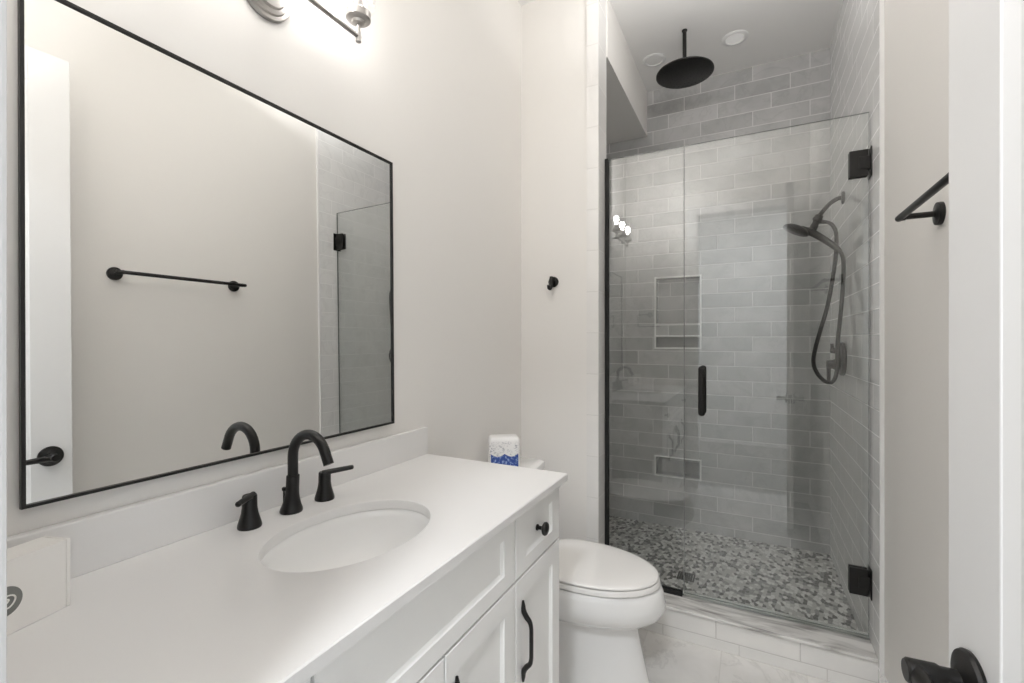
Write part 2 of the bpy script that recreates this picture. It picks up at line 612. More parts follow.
# ---------------------------------------------------------------- room door, swung open along the right wall
def add_door():
    W, H, T = 0.70, 2.40, 0.038
    root = bpy.data.objects.new('door_1', None)
    COL.objects.link(root)
    root['kind'] = 'structure'
    root['label'] = 'white panelled door swung open against the right wall'
    e = Vector((1.281, 0.795, 0))
    h = Vector((1.338, 0.1, 0))
    d = (e - h).normalized()
    # local frame: +x of the panel is the room side (towards the vanity), y runs hinge to free edge
    nrm = Vector((-d.y, d.x, 0))
    mt = Matrix(((nrm.x, d.x, 0, h.x), (nrm.y, d.y, 0, h.y), (0, 0, 1, 0.012), (0, 0, 0, 1)))
    W = (e - h).length
    root.matrix_basis = Matrix.Translation((h.x, h.y, 0))

    def put(b):
        bmesh.ops.transform(b, matrix=mt, verts=b.verts[:])
        bmesh.ops.recalc_face_normals(b, faces=b.faces[:])
        return b
    b = new()
    st = 0.115
    parts = [(0.24, H - 0.12)]
    e_ = 0.002
    # stiles and rails as one slab, panels set back
    box(b, -T, 0, 0, st, 0, H, e_)
    box(b, -T, 0, W - st, W, 0, H, e_)
    for z0, z1 in ((0, 0.24), (H - 0.12, H)):
        box(b, -T, 0, st, W - st, z0, z1)
    obj('door_frame', put(b), M['trim'], root)
    for z0, z1 in parts:
        b = new()
        loft(b, [
            [(-T + 0.012, st, z0), (-T + 0.012, W - st, z0), (-T + 0.012, W - st, z1), (-T + 0.012, st, z1)],
            [(-0.002, st, z0), (-0.002, W - st, z0), (-0.002, W - st, z1), (-0.002, st, z1)],
            [(-0.008, st + 0.018, z0 + 0.018), (-0.008, W - st - 0.018, z0 + 0.018),
             (-0.008, W - st - 0.018, z1 - 0.018), (-0.008, st + 0.018, z1 - 0.018)]])
        obj('door_panel', put(b), M['trim'], root)
    ly, lz = W - 0.062, 0.897
    hd = None
    for sgn, x0 in ((1, 0.0), (-1, -T)):
        b = new()
        lathe(b, [(0.036, 0), (0.037, 0.004), (0.035, 0.008), (0.02, 0.011), (0.0135, 0.014)], (x0, ly, lz), (sgn, 0, 0), 40)
        r_ = obj('handle_rosette', put(b), M['black'], root, True)
        b = new()
        X = x0 + sgn * 0.054
        lathe(b, [(0.0125, 0.012), (0.0125, 0.03), (0.0145, 0.034), (0.0145, 0.062), (0.012, 0.065)], (x0, ly, lz), (sgn, 0, 0), 28)
        tube(b, smooth_path([(X, ly + 0.004, lz), (X, ly - 0.02, lz), (X + sgn * 0.002, ly - 0.07, lz - 0.001), (X, ly - 0.115, lz - 0.004)], 6),
             interp_r([0.0125, 0.012, 0.0095, 0.008], 19), 18, 0.8)
        obj('handle_lever', put(b), M['black'], root, True)
    b = new()
    box(b, -T * 0.8, -T * 0.2, W - 0.001, W + 0.0015, lz - 0.03, lz + 0.03)
    obj('latch_plate', put(b), M['black'], root)
    for z in (0.22, 1.2, 2.15):
        b = new()
        lathe(b, [(0.007, 0), (0.007, 0.09)], (0.004, -0.006, z), (0, 0, 1), 14)
        obj('hinge', put(b), M['black'], root, True)
    return root


add_door()


# ---------------------------------------------------------------- vanity cabinet
VX = 0.534
VY0, VY1 = 0.108, 1.318


def knob_bm(x, y, z):
    b = new()
    lathe(b, [(0.0085, 0), (0.0085, 0.003), (0.0055, 0.006), (0.005, 0.015), (0.012, 0.0185), (0.0175, 0.022), (0.0185, 0.026),
              (0.0165, 0.030), (0.008, 0.0335), (0.0005, 0.034)], (x, y, z), (1, 0, 0), 28)
    return b


def pull_bm(x, y, zc, L=0.206):
    b = new()
    h = L / 2
    up = [(0.004, 1.0, 0.0028), (0.005, 0.88, 0.0050), (0.006, 0.74, 0.0068), (0.013, 0.62, 0.0068), (0.0225, 0.52, 0.0060), (0.0265, 0.38, 0.0054), (0.027, 0.15, 0.0054)]
    pts = [(x + a, y, zc + h * f) for a, f, _ in up] + [(x + a, y, zc - h * f) for a, f, _ in reversed(up)]
    rk = [q for _, _, q in up] + [q for _, _, q in reversed(up)]
    p = smooth_path(pts, 5)
    tube(b, p, interp_r(rk, len(p)), 14)
    return b


def add_vanity():
    t = thing('vanity_cabinet', 'white shaker vanity cabinet with black knobs and pulls under the countertop', 'cabinet', (0.27, 0.71, 0))
    b = new()
    box(b, 0.002, VX - 0.02, VY0, VY0 + 0.018, 0.0, 0.885)
    box(b, 0.002, VX - 0.02, VY1 - 0.018, VY1, 0.0, 0.885)
    box(b, 0.002, 0.014, VY0 + 0.018, VY1 - 0.018, 0.1, 0.885)
    box(b, 0.014, VX - 0.024, VY0 + 0.018, VY1 - 0.018, 0.1, 0.118)
    box(b, VX - 0.10, VX - 0.085, VY0 + 0.018, VY1 - 0.018, 0.0, 0.1)
    for y0, y1 in ((VY0 + 0.018, VY0 + 0.022), (0.402, 0.442), (1.002, 1.042), (VY1 - 0.022, VY1 - 0.018)):
        box(b, VX - 0.036, VX - 0.0205, y0, y1, 0.118, 0.885)
    for z0, z1 in ((0.877, 0.885), (0.690, 0.735)):
        box(b, VX - 0.036, VX - 0.0208, VY0 + 0.022, VY1 - 0.022, z0, z1)
    for z0, z1 in ((0.118, 0.69), (0.735, 0.877)):
        box(b, VX - 0.06, VX - 0.05, VY0 + 0.022, VY1 - 0.022, z0, z1)
    obj('carcass', b, M['cabinet'], t)
    g = 0.0028
    ya, yb, ym = 0.424, 1.021, 0.7225
    ztop, zs_ = 0.879, 0.714
    for k, (y0, y1) in enumerate(((VY0, ya - g), (yb + g, VY1 - 0.001))):
        dr = obj('drawer', shaker_bm(y0, y1, zs_ + g, ztop, VX, st=0.055, stz=0.038), M['cabinet'], t)
        obj('knob', knob_bm(VX - 0.009, (y0 + y1) / 2, (zs_ + ztop) / 2), M['black'], dr, True)
    obj('false_front', shaker_bm(ya + g, yb - g, zs_ + g, ztop, VX, st=0.055, stz=0.038), M['cabinet'], t)
    for y0, y1, hy in ((VY0, ya - g, ya - g - 0.032), (ya + g, ym - g, ym - g - 0.032), (ym + g, yb - g, ym + g + 0.032),
                       (yb + g, VY1 - 0.001, yb + g + 0.032)):
        dr = obj('cabinet_door', shaker_bm(y0, y1, 0.105, zs_ - g, VX), M['cabinet'], t)
        obj('pull', pull_bm(VX, hy, 0.550), M['black'], dr, True)
    return t


add_vanity()

# ---------------------------------------------------------------- countertop with an oval cut-out
ZC, XC, YE = 0.908, 0.554, 1.336
SKX, SKY, SKA, SKB = 0.291, 0.727, 0.142, 0.193


def add_counter():
    x0, x1, y0, y1 = 0.001, XC, YN1 + 0.001, YE
    th, ch = 0.022, 0.0025
    angs = sorted([2 * math.pi * i / 96 for i in range(96)] +
                  [math.atan2(y - SKY, x - SKX) % (2 * math.pi) for x in (x0, x1) for y in (y0, y1)])

    def rect(t, ins):
        c, s = math.cos(t), math.sin(t)
        k = 1e9
        if c > 1e-9: k = min(k, (x1 - SKX) / c)
        if c < -1e-9: k = min(k, (x0 - SKX) / c)
        if s > 1e-9: k = min(k, (y1 - SKY) / s)
        if s < -1e-9: k = min(k, (y0 - SKY) / s)
        x, y = SKX + c * k, SKY + s * k
        return (min(max(x, x0 + ins), x1 - ins), min(max(y, y0 + ins), y1 - ins))

    def ell(t, ins):
        c, s = math.cos(t), math.sin(t)
        r = 1 / math.sqrt((c / (SKA + ins)) ** 2 + (s / (SKB + ins)) ** 2)
        return (SKX + c * r, SKY + s * r)
    b = new()
    rings = []
    rings.append([(*ell(t, 0), ZC - th) for t in angs])
    rings.append([(*rect(t, 0), ZC - th) for t in angs])
    rings.append([(*rect(t, 0), ZC - ch) for t in angs])
    rings.append([(*rect(t, ch), ZC) for t in angs])
    rings.append([(*ell(t, ch), ZC) for t in angs])
    rings.append([(*ell(t, ch * 0.3), ZC - ch * 0.3) for t in angs])
    rings.append([(*ell(t, 0), ZC - ch) for t in angs])
    rings.append([(*ell(t, 0), ZC - th) for t in angs])
    loft(b, rings, False, False)
    bmesh.ops.remove_doubles(b, verts=b.verts[:], dist=1e-6)
    bmesh.ops.recalc_face_normals(b, faces=b.faces[:])
    t = obj('countertop', b, M['quartz'], None, True, 30)
    tag(t, 'white quartz vanity countertop with an oval sink opening', 'countertop')
    obj('backsplash', bxo(0.001, 0.021, y0, YE, ZC, 1.004, 0.002), M['quartz'], t)
    return t


add_counter()

# ---------------------------------------------------------------- undermount sink
t = thing('sink', 'oval white undermount sink below the countertop opening', 'sink', (SKX, SKY, 0.75))
b = new()
N = 72
zr = ZC - 0.0225


def sring(k, z, dx=0.0):
    return [(SKX + dx + (SKA * k) * math.cos(q), SKY + (SKB * k) * math.sin(q), z) for q in [2 * math.pi * i / N for i in range(N)]]


inner = [(1.10, zr), (1.02, zr), (1.0, zr - 0.004), (0.985, zr - 0.02), (0.955, zr - 0.045), (0.90, zr - 0.075), (0.80, zr - 0.102),
         (0.65, zr - 0.120), (0.45, zr - 0.130), (0.25, zr - 0.134), (0.12, zr - 0.136)]
outer = [(0.12, zr - 0.150), (0.5, zr - 0.146), (0.72, zr - 0.134), (0.88, zr - 0.112), (0.98, zr - 0.08), (1.04, zr - 0.04), (1.05, zr - 0.012), (1.10, zr - 0.010), (1.10, zr)]
loft(b, [sring(k, z) for k, z in inner + outer], False, False)
bmesh.ops.remove_doubles(b, verts=b.verts[:], dist=1e-6)
obj('bowl', b, M['porcelain'], t, True, 50)
b = new()
lathe(b, [(0.021, -0.012), (0.024, 0.0), (0.023, 0.002), (0.019, 0.0025), (0.018, -0.003), (0.0165, -0.003), (0.016, 0.004), (0.001, 0.006)],
      (SKX, SKY, zr - 0.137), (0, 0, 1), 32)
obj('drain', b, M['black'], t, True)


# ---------------------------------------------------------------- widespread faucet
def add_faucet():
    t = thing('faucet', 'matte black widespread faucet with gooseneck spout behind the sink', 'faucet', (0.083, 0.73, ZC))
    fx, fy = 0.079, 0.735
    b = new()
    lathe(b, [(0.0245, 0), (0.0255, 0.003), (0.0247, 0.008), (0.0215, 0.016), (0.0180, 0.028), (0.0156, 0.042), (0.0147, 0.056), (0.0145, 0.086), (0.0140, 0.0875), (0.0118, 0.0885)],
          (fx, fy, ZC), (0, 0, 1), 40)
    for v in b.verts:
        v.co.x += (v.co.z - ZC) * 0.07
    obj('spout_base', b, M['black'], t, True)
    b = new()
    sx = fx + 0.0058
    pts = [(sx, fy, ZC + 0.082), (sx, fy, ZC + 0.128)]
    rc = 0.0565
    for i in range(0, 17):
        a = math.pi - i * R(160) / 16
        pts.append((sx + rc + rc * math.cos(a), fy, ZC + 0.1325 + rc * math.sin(a)))
    last = Vector(pts[-1])
    d = (last - Vector(pts[-2])).normalized()
    pts.append(tuple(last + d * 0.013))
    pts.append(tuple(last + d * 0.027))
    tube(b, pts, 0.0116, 22)
    obj('spout', b, M['black'], t, True, 50)
    b = new()
    tube(b, [(fx - 0.015, fy - 0.0085, ZC + 0.0003), (fx - 0.015, fy - 0.0085, ZC + 0.050)], 0.0022, 10)
    lathe(b, [(0.002, 0), (0.0045, 0.003), (0.0047, 0.008), (0.003, 0.010)], (fx - 0.015, fy - 0.0085, ZC + 0.048), (0, 0, 1), 16)
    obj('lift_rod', b, M['black'], t, True)
    for s, hy in ((-1, 0.632), (1, 0.832)):
        b = new()
        lathe(b, [(0.0235, 0), (0.0243, 0.003), (0.0235, 0.008), (0.0205, 0.018), (0.0170, 0.031), (0.0152, 0.044), (0.0148, 0.067), (0.0138, 0.070), (0.0005, 0.0705)],
              (fx, hy, ZC), (0, 0, 1), 36)
        hb = obj('handle', b, M['black'], t, True)
        b = new()
        p0 = Vector((fx - 0.006 * 0, hy - s * 0.008, ZC + 0.069))
        dirv = Vector((0.050, 0.058, 0.008)) if s > 0 else Vector((0.050, -0.066, 0.006))
        tube(b, [p0, p0 + dirv * 0.2, p0 + dirv * 0.9, p0 + dirv * 0.97, p0 + dirv], [0.0062, 0.0066, 0.0060, 0.0056, 0.003], 16)
        obj('lever', b, M['black'], hb, True)
    return t


add_faucet()


# ---------------------------------------------------------------- framed wall mirror
def add_mirror():
    y0, y1, z0, z1 = 0.294, 1.163, 1.045, 1.899
    t = thing('wall_mirror', 'large rectangular mirror in a thin black frame above the sink', 'mirror', (0.0, 0.725, z0))
    fw = 0.0055
    b = new()
    yo = [(y0, z0), (y1, z0), (y1, z1), (y0, z1)]
    yi = [(y0 + fw, z0 + fw), (y1 - fw, z0 + fw), (y1 - fw, z1 - fw), (y0 + fw, z1 - fw)]
    loft(b, [[(0.001, y, z) for y, z in yo], [(0.0095, y, z) for y, z in yo], [(0.0095, y, z) for y, z in yi], [(0.001, y, z) for y, z in yi],
             [(0.001, y, z) for y, z in yo]], False, False)
    bmesh.ops.remove_doubles(b, verts=b.verts[:], dist=1e-6)
    obj('frame', b, M['black'], t)
    obj('mirror_glass', bxo(0.001, 0.005, y0 + fw, y1 - fw, z0 + fw, z1 - fw), M['mirror'], t)
    t.location.x = 0.0085
    t.rotation_euler.y = -0.0088      # hangs with its foot a little off the wall
    return t


add_mirror()


# ---------------------------------------------------------------- three-light bath bar
def add_vanity_light():
    t = thing('vanity_light', 'brushed nickel three-light bath bar with clear glass shades above the mirror', 'wall lamp', (0.0, 0.715, 2.16))
    yc, zp, xb, zb = 0.719, 2.168, 0.118, 2.131
    b = new()
    lathe(b, [(0.068, 0), (0.069, 0.006), (0.066, 0.010), (0.058, 0.011), (0.056, 0.017), (0.046, 0.019), (0.043, 0.026), (0.02, 0.029)], (0.0005, yc, zp), (1, 0, 0), 48)
    obj('backplate', b, M['nickel'], t, True, 30)
    b = new()
    tube(b, smooth_path([(0.026, yc, zp), (0.07, yc, zp), (0.10, yc, zp - 0.01), (xb, yc, zb)], 6), 0.0075, 16)
    obj('arm', b, M['nickel'], t, True)
    b = new()
    tube(b, [(xb, yc - 0.196, zb), (xb, yc + 0.196, zb)], 0.0062, 16)
    obj('bar', b, M['nickel'], t, True)
    for k in (-1, 0, 1):
        y = yc + k * 0.190
        b = new()
        lathe(b, [(0.004, -0.016), (0.0075, -0.014), (0.0075, 0.012), (0.0055, 0.014), (0.0055, 0.030), (0.016, 0.034), (0.018, 0.040), (0.029, 0.043), (0.032, 0.046), (0.032, 0.064), (0.029, 0.067), (0.013, 0.070),
                  (0.014, 0.095), (0.001, 0.096)],
              (xb, y, zb), (0, 0, 1), 36)
        hd = obj('lamp_holder', b, M['nickel'], t, True, 30)
        b = new()
        r0, z0, z1 = 0.0440, zb + 0.071, zb + 0.215
        lathe(b, [(0.016, z0 + 0.001), (r0 - 0.006, z0), (r0, z0 + 0.006), (r0 + 0.004, z1), (r0 + 0.0015, z1), (r0 - 0.0025, z0 + 0.007), (r0 - 0.008, z0 + 0.003), (0.016, z0 + 0.003)],
              (xb, y, 0), (0, 0, 1), 40, 1.0, False, False)
        obj('shade', b, M['shade_glass'], hd, True)
        b = new()
        zb0 = zb + 0.097
        lathe(b, [(0.011, 0), (0.012, 0.010), (0.017, 0.026), (0.0205, 0.040), (0.0205, 0.050), (0.017, 0.061), (0.009, 0.068), (0.001, 0.070)], (xb, y, zb0), (0, 0, 1), 28)
        obj('bulb', b, M['bulb'], hd, True, 80)
    return t


add_vanity_light()


# ---------------------------------------------------------------- toilet
def add_toilet():
    yc = 1.752
    t = thing('toilet', 'white elongated toilet with its lid closed between vanity and shower', 'toilet', (0.3, yc, 0))
    NN = 64

    def egg(xb, xf, hw, z, xm=None, eb=0.75):
        xm = xb + (xf - xb) * 0.42 if xm is None else xm
        out = []
        for i in range(NN):
            q = 2 * math.pi * i / NN
            c, s = math.cos(q), math.sin(q)
            if c >= 0:
                out.append((xm + (xf - xm) * c, yc + hw * s, z))
            else:
                out.append((xm - (xm - xb) * abs(c) ** eb, yc + hw * math.copysign(abs(s) ** eb, s), z))
        return out
    # bowl and pedestal, one porcelain body
    b = new()
    prof = [(0.10, 0.726, 0.116, 0.0), (0.10, 0.729, 0.118, 0.012), (0.10, 0.722, 0.116, 0.03), (0.10, 0.706, 0.112, 0.10), (0.10, 0.690, 0.108, 0.17),
            (0.11, 0.678, 0.106, 0.225), (0.115, 0.676, 0.107, 0.240), (0.12, 0.682, 0.115, 0.252), (0.13, 0.704, 0.134, 0.264), (0.14, 0.738, 0.160, 0.282),
            (0.15, 0.762, 0.178, 0.304), (0.155, 0.775, 0.188, 0.33), (0.16, 0.778, 0.191, 0.352), (0.16, 0.771, 0.189, 0.384), (0.162, 0.763, 0.185, 0.403), (0.166, 0.755, 0.180, 0.4075)]
    loft(b, [egg(x0, x1, hw, z) for x0, x1, hw, z in prof])
    obj('bowl', b, M['porcelain'], t, True, 40)
    # seat ring
    b = new()
    outl = [(0.272, 0.754, 0.180, 0.4115), (0.268, 0.759, 0.184, 0.415), (0.268, 0.757, 0.184, 0.428), (0.272, 0.753, 0.181, 0.4325)]
    innl = [(0.36, 0.70, 0.125, 0.4325), (0.36, 0.70, 0.125, 0.4115)]
    loft(b, [egg(x0, x1, hw, z) for x0, x1, hw, z in outl + innl + outl[:1]], False, False)
    bmesh.ops.remove_doubles(b, verts=b.verts[:], dist=1e-6)
    obj('seat', b, M['seat'], t, True, 40)
    for dy in (-0.08, 0.08):
        obj('seat_hinge', bxo(0.225, 0.275, yc + dy - 0.02, yc + dy + 0.02, 0.4076, 0.440, 0.006), M['seat'], t, True)
    b = new()
    lid = [(0.270, 0.748, 0.177, 0.4362), (0.265, 0.754, 0.1825, 0.4378), (0.265, 0.753, 0.1825, 0.4415), (0.269, 0.748, 0.179, 0.4452), (0.280, 0.732, 0.168, 0.4480), (0.32, 0.67, 0.125, 0.4505), (0.40, 0.60, 0.06, 0.4515)]
    loft(b, [egg(x0, x1, hw, z) for x0, x1, hw, z in lid])
    obj('lid', b, M['seat'], t, True, 40)
    for dy in (-0.13, 0.13):
        for z0, z1 in ((0.4073, 0.412), (0.4322, 0.4365)):
            obj('bumper', bxo(0.42, 0.44, yc + dy - 0.006, yc + dy + 0.006, z0, z1), M['seat'], t)

    # tank with bowed front
    def tring(x0, x1, hw, z, bow=0.018, rad=0.03):
        pts = []
        n = 14
        for i in range(n + 1):
            f = -1 + 2 * i / n
            y = yc + f * (hw - rad)
            pts.append((x1 + bow * (1 - f * f) - rad * 0.0, y, z))
        # rounded front corners
        for i in range(1, 7):
            a = i / 6 * math.pi / 2
            pts.append((x1 - rad + rad * math.cos(a), yc + hw - rad + rad * math.sin(a), z))
        for i in range(0, 5):
            pts.append((x0, yc + hw - 2 * hw * i / 4, z))
        for i in range(0, 6):
            a = math.pi / 2 - i / 6 * math.pi / 2
            pts.append((x1 - rad + rad * math.cos(a), yc - hw + rad - rad * math.sin(a), z))
        return pts
    b = new()
    loft(b, [tring(0.035, 0.185, 0.165, 0.4078), tring(0.022, 0.196, 0.185, 0.45), tring(0.018, 0.200, 0.198, 0.60), tring(0.016, 0.206, 0.204, 0.728)])
    obj('tank', b, M['porcelain'], t, True, 40)
    b = new()
    loft(b, [tring(0.012, 0.212, 0.208, 0.7282), tring(0.008, 0.219, 0.213, 0.733), tring(0.008, 0.219, 0.213, 0.755), tring(0.011, 0.216, 0.210, 0.763), tring(0.02, 0.205, 0.198, 0.767)])
    obj('tank_lid', b, M['porcelain'], t, True, 40)
    b = new()
    lathe(b, [(0.012, 0), (0.012, 0.008), (0.006, 0.010), (0.006, 0.018)], (0.214, yc - 0.15, 0.68), (1, 0, 0), 20)
    tube(b, [(0.230, yc - 0.155, 0.68), (0.232, yc - 0.12, 0.678), (0.232, yc - 0.085, 0.676)], [0.005, 0.006, 0.007], 12)
    obj('flush_lever', b, M['chrome'], t, True)
    return t


add_toilet()


# ---------------------------------------------------------------- tissue pack on the toilet tank
def add_pack():
    W, Dp, H = 0.132, 0.085, 0.140
    cx, cy, z0 = 0.110, 1.745, 0.7672
    ang = math.atan2(-1.55, 1.05)
    b = new()

    def rr(w, d, z, rad):
        pts = []
        for sx, sy, a0 in ((1, 1, 0), (-1, 1, 90), (-1, -1, 180), (1, -1, 270)):
            for i in range(6):
                a = R(a0 + 90 * i / 5)
                pts.append(((d / 2 - rad) * sx + rad * math.cos(a), (w / 2 - rad) * sy + rad * math.sin(a), z))
        return pts
    loft(b, [rr(W - 0.012, Dp - 0.012, 0, 0.012), rr(W - 0.002, Dp - 0.002, 0.005, 0.014), rr(W, Dp, 0.02, 0.012), rr(W, Dp, 0.118, 0.012),
             rr(W - 0.004, Dp - 0.004, 0.130, 0.014), rr(W - 0.018, Dp - 0.02, 0.139, 0.014), rr(W - 0.05, Dp - 0.05, H, 0.01)])
    o = obj('tissue_pack', b, M['pack'], None, True, 60)
    # blue lower band with a scalloped upper edge, wrapped just outside the wrapper
    b = new()
    n = 30
    rows = []
    hw, hd, rad = W / 2 + 0.0008, Dp / 2 + 0.0008, 0.012
    path = []
    m = 24
    for i in range(m + 1):
        f = -1 + 2 * i / m
        path.append((hd, f * (hw - 0.009), f))
    for i in range(m):
        y0, f0 = path[i][1], path[i][2]
        y1, f1 = path[i + 1][1], path[i + 1][2]
        q = lambda f: 0.071 - 0.012 * abs(math.sin(math.pi * (f + 0.0)))
        v = [(hd, y0, 0.006), (hd, y1, 0.006), (hd, y1, q(f1)), (hd, y0, q(f0))]
        vb = [(hd - 0.0006, y, z) for _, y, z in v]
        loft(b, [vb, v])
    bmesh.ops.remove_doubles(b, verts=b.verts[:], dist=1e-6)
    p = obj('blue_print_band', b, M['pack_blue'], o)
    p['label'] = 'blue printed band with a scalloped edge'
    o.location = (cx, cy, z0)
    o.rotation_euler = (0, 0, ang)
    tag(o, 'white and blue tissue pack standing on the toilet tank', 'tissue pack')
    p.matrix_parent_inverse = Matrix.Identity(4)
    return o


add_pack()


# ---------------------------------------------------------------- white box on the counter
def add_card_box():
    A = Vector((0.1212, 0.3185, ZC + 0.0003))
    ud = Vector((0.265, -0.964, 0)).normalized()
    wd = Vector((-0.964, -0.265, 0))
    L, Dp, H = 0.150, 0.049, 0.103
    ax = math.atan2(-ud.y, -ud.x)
    # local: origin at A, -y along ud, front face +x
    mt = Matrix(((-wd.x, -ud.x, 0, A.x), (-wd.y, -ud.y, 0, A.y), (0, 0, 1, A.z), (0, 0, 0, 1)))
    b = new()
    box(b, -Dp, 0, -L + 0.0058, -0.0058, 0, H, 0.0006)
    bmesh.ops.transform(b, matrix=mt, verts=b.verts[:])
    o = obj('gift_box', b, M['card'])
    tag(o, 'white cardboard box with a grey round logo at the left end of the countertop', 'box')
    for y0, y1 in ((-0.0055, 0.0), (-L, -L + 0.0055)):
        b = new()
        box(b, -Dp, 0.0004, y0, y1, 0, H + 0.0004, 0.0012)
        bmesh.ops.transform(b, matrix=mt, verts=b.verts[:])
        obj('end_flap', b, M['card'], o)
    b = new()
    box(b, -Dp + 0.001, -0.0012, -L + 0.002, -0.002, 0.001, H - 0.0012)
    bmesh.ops.transform(b, matrix=mt, verts=b.verts[:])
    obj('seam_shade_core', b, M['dark'], o)  # dark core added so the flap seams read as shaded gaps
    ly, lz, lr = -0.0800, 0.0475, 0.0205
    b = new()
    lathe(b, [(lr, 0), (lr, 0.0005)], (0.0001, ly, lz), (1, 0, 0), 48)
    bmesh.ops.transform(b, matrix=mt, verts=b.verts[:])
    d = obj('logo_disc', b, M['logo_grey'], o)
    d['label'] = 'grey round logo with a white looped mark'
    b = new()
    pts = []
    for i in range(40):
        a = 2 * math.pi * i / 39
        pts.append((0.0008, ly + 0.0035 + 0.0085 * math.sin(a) * (1 + 0.25 * math.cos(a)), lz - 0.001 + 0.0085 * math.cos(a)))
    tube(b, pts, 0.0011, 8, 1.0)
    tube(b, smooth_path([(0.0008, ly - 0.008, lz + 0.002), (0.0008, ly - 0.001, lz - 0.004), (0.0008, ly + 0.005, lz + 0.001), (0.0008, ly + 0.001, lz + 0.004)], 6), 0.001, 8)
    bmesh.ops.transform(b, matrix=mt, verts=b.verts[:])
    obj('logo_mark', b, M['logo_white'], d, True)
    return o


add_card_box()


# ---------------------------------------------------------------- wall hardware
def add_robe_hook():
    x, z = 0.180, 1.608
    t = thing('robe_hook', 'small black robe hook on the wall beside the shower', 'hook', (x, YW, z))
    b = new()
    lathe(b, [(0.026, 0), (0.0265, 0.004), (0.0255, 0.008), (0.012, 0.010), (0.010, 0.014)], (x, YW, z), (0, -1, 0), 40)
    obj('backplate', b, M['black'], t, True)
    b = new()
    tube(b, [(x, YW - 0.008, z), (x, YW - 0.020, z), (x, YW - 0.031, z)], [0.0095, 0.0085, 0.0095], 18)
    p = smooth_path([(x, YW - 0.030, z + 0.024), (x, YW - 0.031, z + 0.010), (x, YW - 0.034, z - 0.008), (x, YW - 0.040, z - 0.026),
                     (x, YW - 0.050, z - 0.036), (x, YW - 0.061, z - 0.033), (x, YW - 0.067, z - 0.022)], 6)
    tube(b, p, interp_r([0.0085, 0.0105, 0.0108, 0.0105, 0.0100, 0.0095, 0.0080], len(p)), 18)
    obj('hook', b, M['black'], t, True)


add_robe_hook()


def add_towel_bar():
    z, xb = 1.640, XR - 0.082
    t = thing('towel_bar', 'black towel bar on the painted right wall, half hidden behind the open door', 'towel bar', (XR, 1.27, z))
    for y in (1.012, 1.545):
        b = new()
        lathe(b, [(0.029, 0), (0.0295, 0.004), (0.0285, 0.011), (0.011, 0.013), (0.0075, 0.015), (0.0075, 0.070), (0.0095, 0.074), (0.0095, 0.0815)], (XR, y, z), (-1, 0, 0), 36)
        obj('post', b, M['black'], t, True, 30)
    b = new()
    tube(b, [(xb, 0.985, z), (xb, 0.988, z), (xb, 1.562, z), (xb, 1.565, z)], [0.007, 0.0085, 0.0085, 0.007], 20)
    obj('bar', b, M['black'], t, True)


add_towel_bar()


def add_towel_ring():
    x, z, y = 0.225, 1.555, YN1
    t = thing('towel_ring', 'black open towel ring by the doorway, seen reflected in the fixed shower glass', 'towel ring', (x, y, z))
    b = new()
    lathe(b, [(0.025, 0), (0.0255, 0.004), (0.0245, 0.009), (0.010, 0.011), (0.0075, 0.013), (0.0075, 0.05), (0.009, 0.052), (0.009, 0.058)], (x, y, z), (0, 1, 0), 32)
    obj('post', b, M['black'], t, True, 30)
    b = new()
    Y = y + 0.05
    tube(b, smooth_path([(x, Y, z), (x - 0.06, Y, z), (x - 0.092, Y, z), (x - 0.10, Y, z - 0.008), (x - 0.10, Y, z - 0.05), (x - 0.10, Y, z - 0.102),
                         (x - 0.092, Y, z - 0.11), (x - 0.05, Y, z - 0.11), (x + 0.05, Y, z - 0.11), (x + 0.10, Y, z - 0.11)], 5), 0.006, 14)
    obj('ring', b, M['black'], t, True)


add_towel_ring()

# ---------------------------------------------------------------- shower glass
YG0, YG1 = 2.250, 2.260
GZ0, GZ1 = 0.1425, 2.214
XGS = 0.7805


def glass_bm(x0, x1, y0, y1, z0, z1):
    b = new()
    fs = box(b, x0, x1, y0, y1, z0, z1)
    for f in fs:
        f.normal_update()
        f.material_index = 0 if abs(f.normal.y) > 0.5 else 1
    return b


t = thing('fixed_glass_panel', 'fixed clear glass shower panel in a black channel beside the toilet', 'glass panel', (0.6, 2.255, 0.1375))
obj('glass', glass_bm(0.417, XGS, YG0, YG1, GZ0, GZ1), [M['glass'], M['glass_edge']], t)
b = new()
for y0, y1 in ((2.240, 2.2495), (2.2605, 2.270)):
    box(b, 0.4122, 0.428, y0, y1, 0.1376, GZ1 + 0.002)
    box(b, 0.428, 0.775, y0, y1, 0.1376, 0.156)
box(b, 0.4122, 0.4165, 2.2495, 2.2605, 0.1376, GZ1 + 0.002)
box(b, 0.4165, 0.775, 2.2495, 2.2605, 0.1376, 0.142)
obj('channel', b, M['black_rubber'], t)


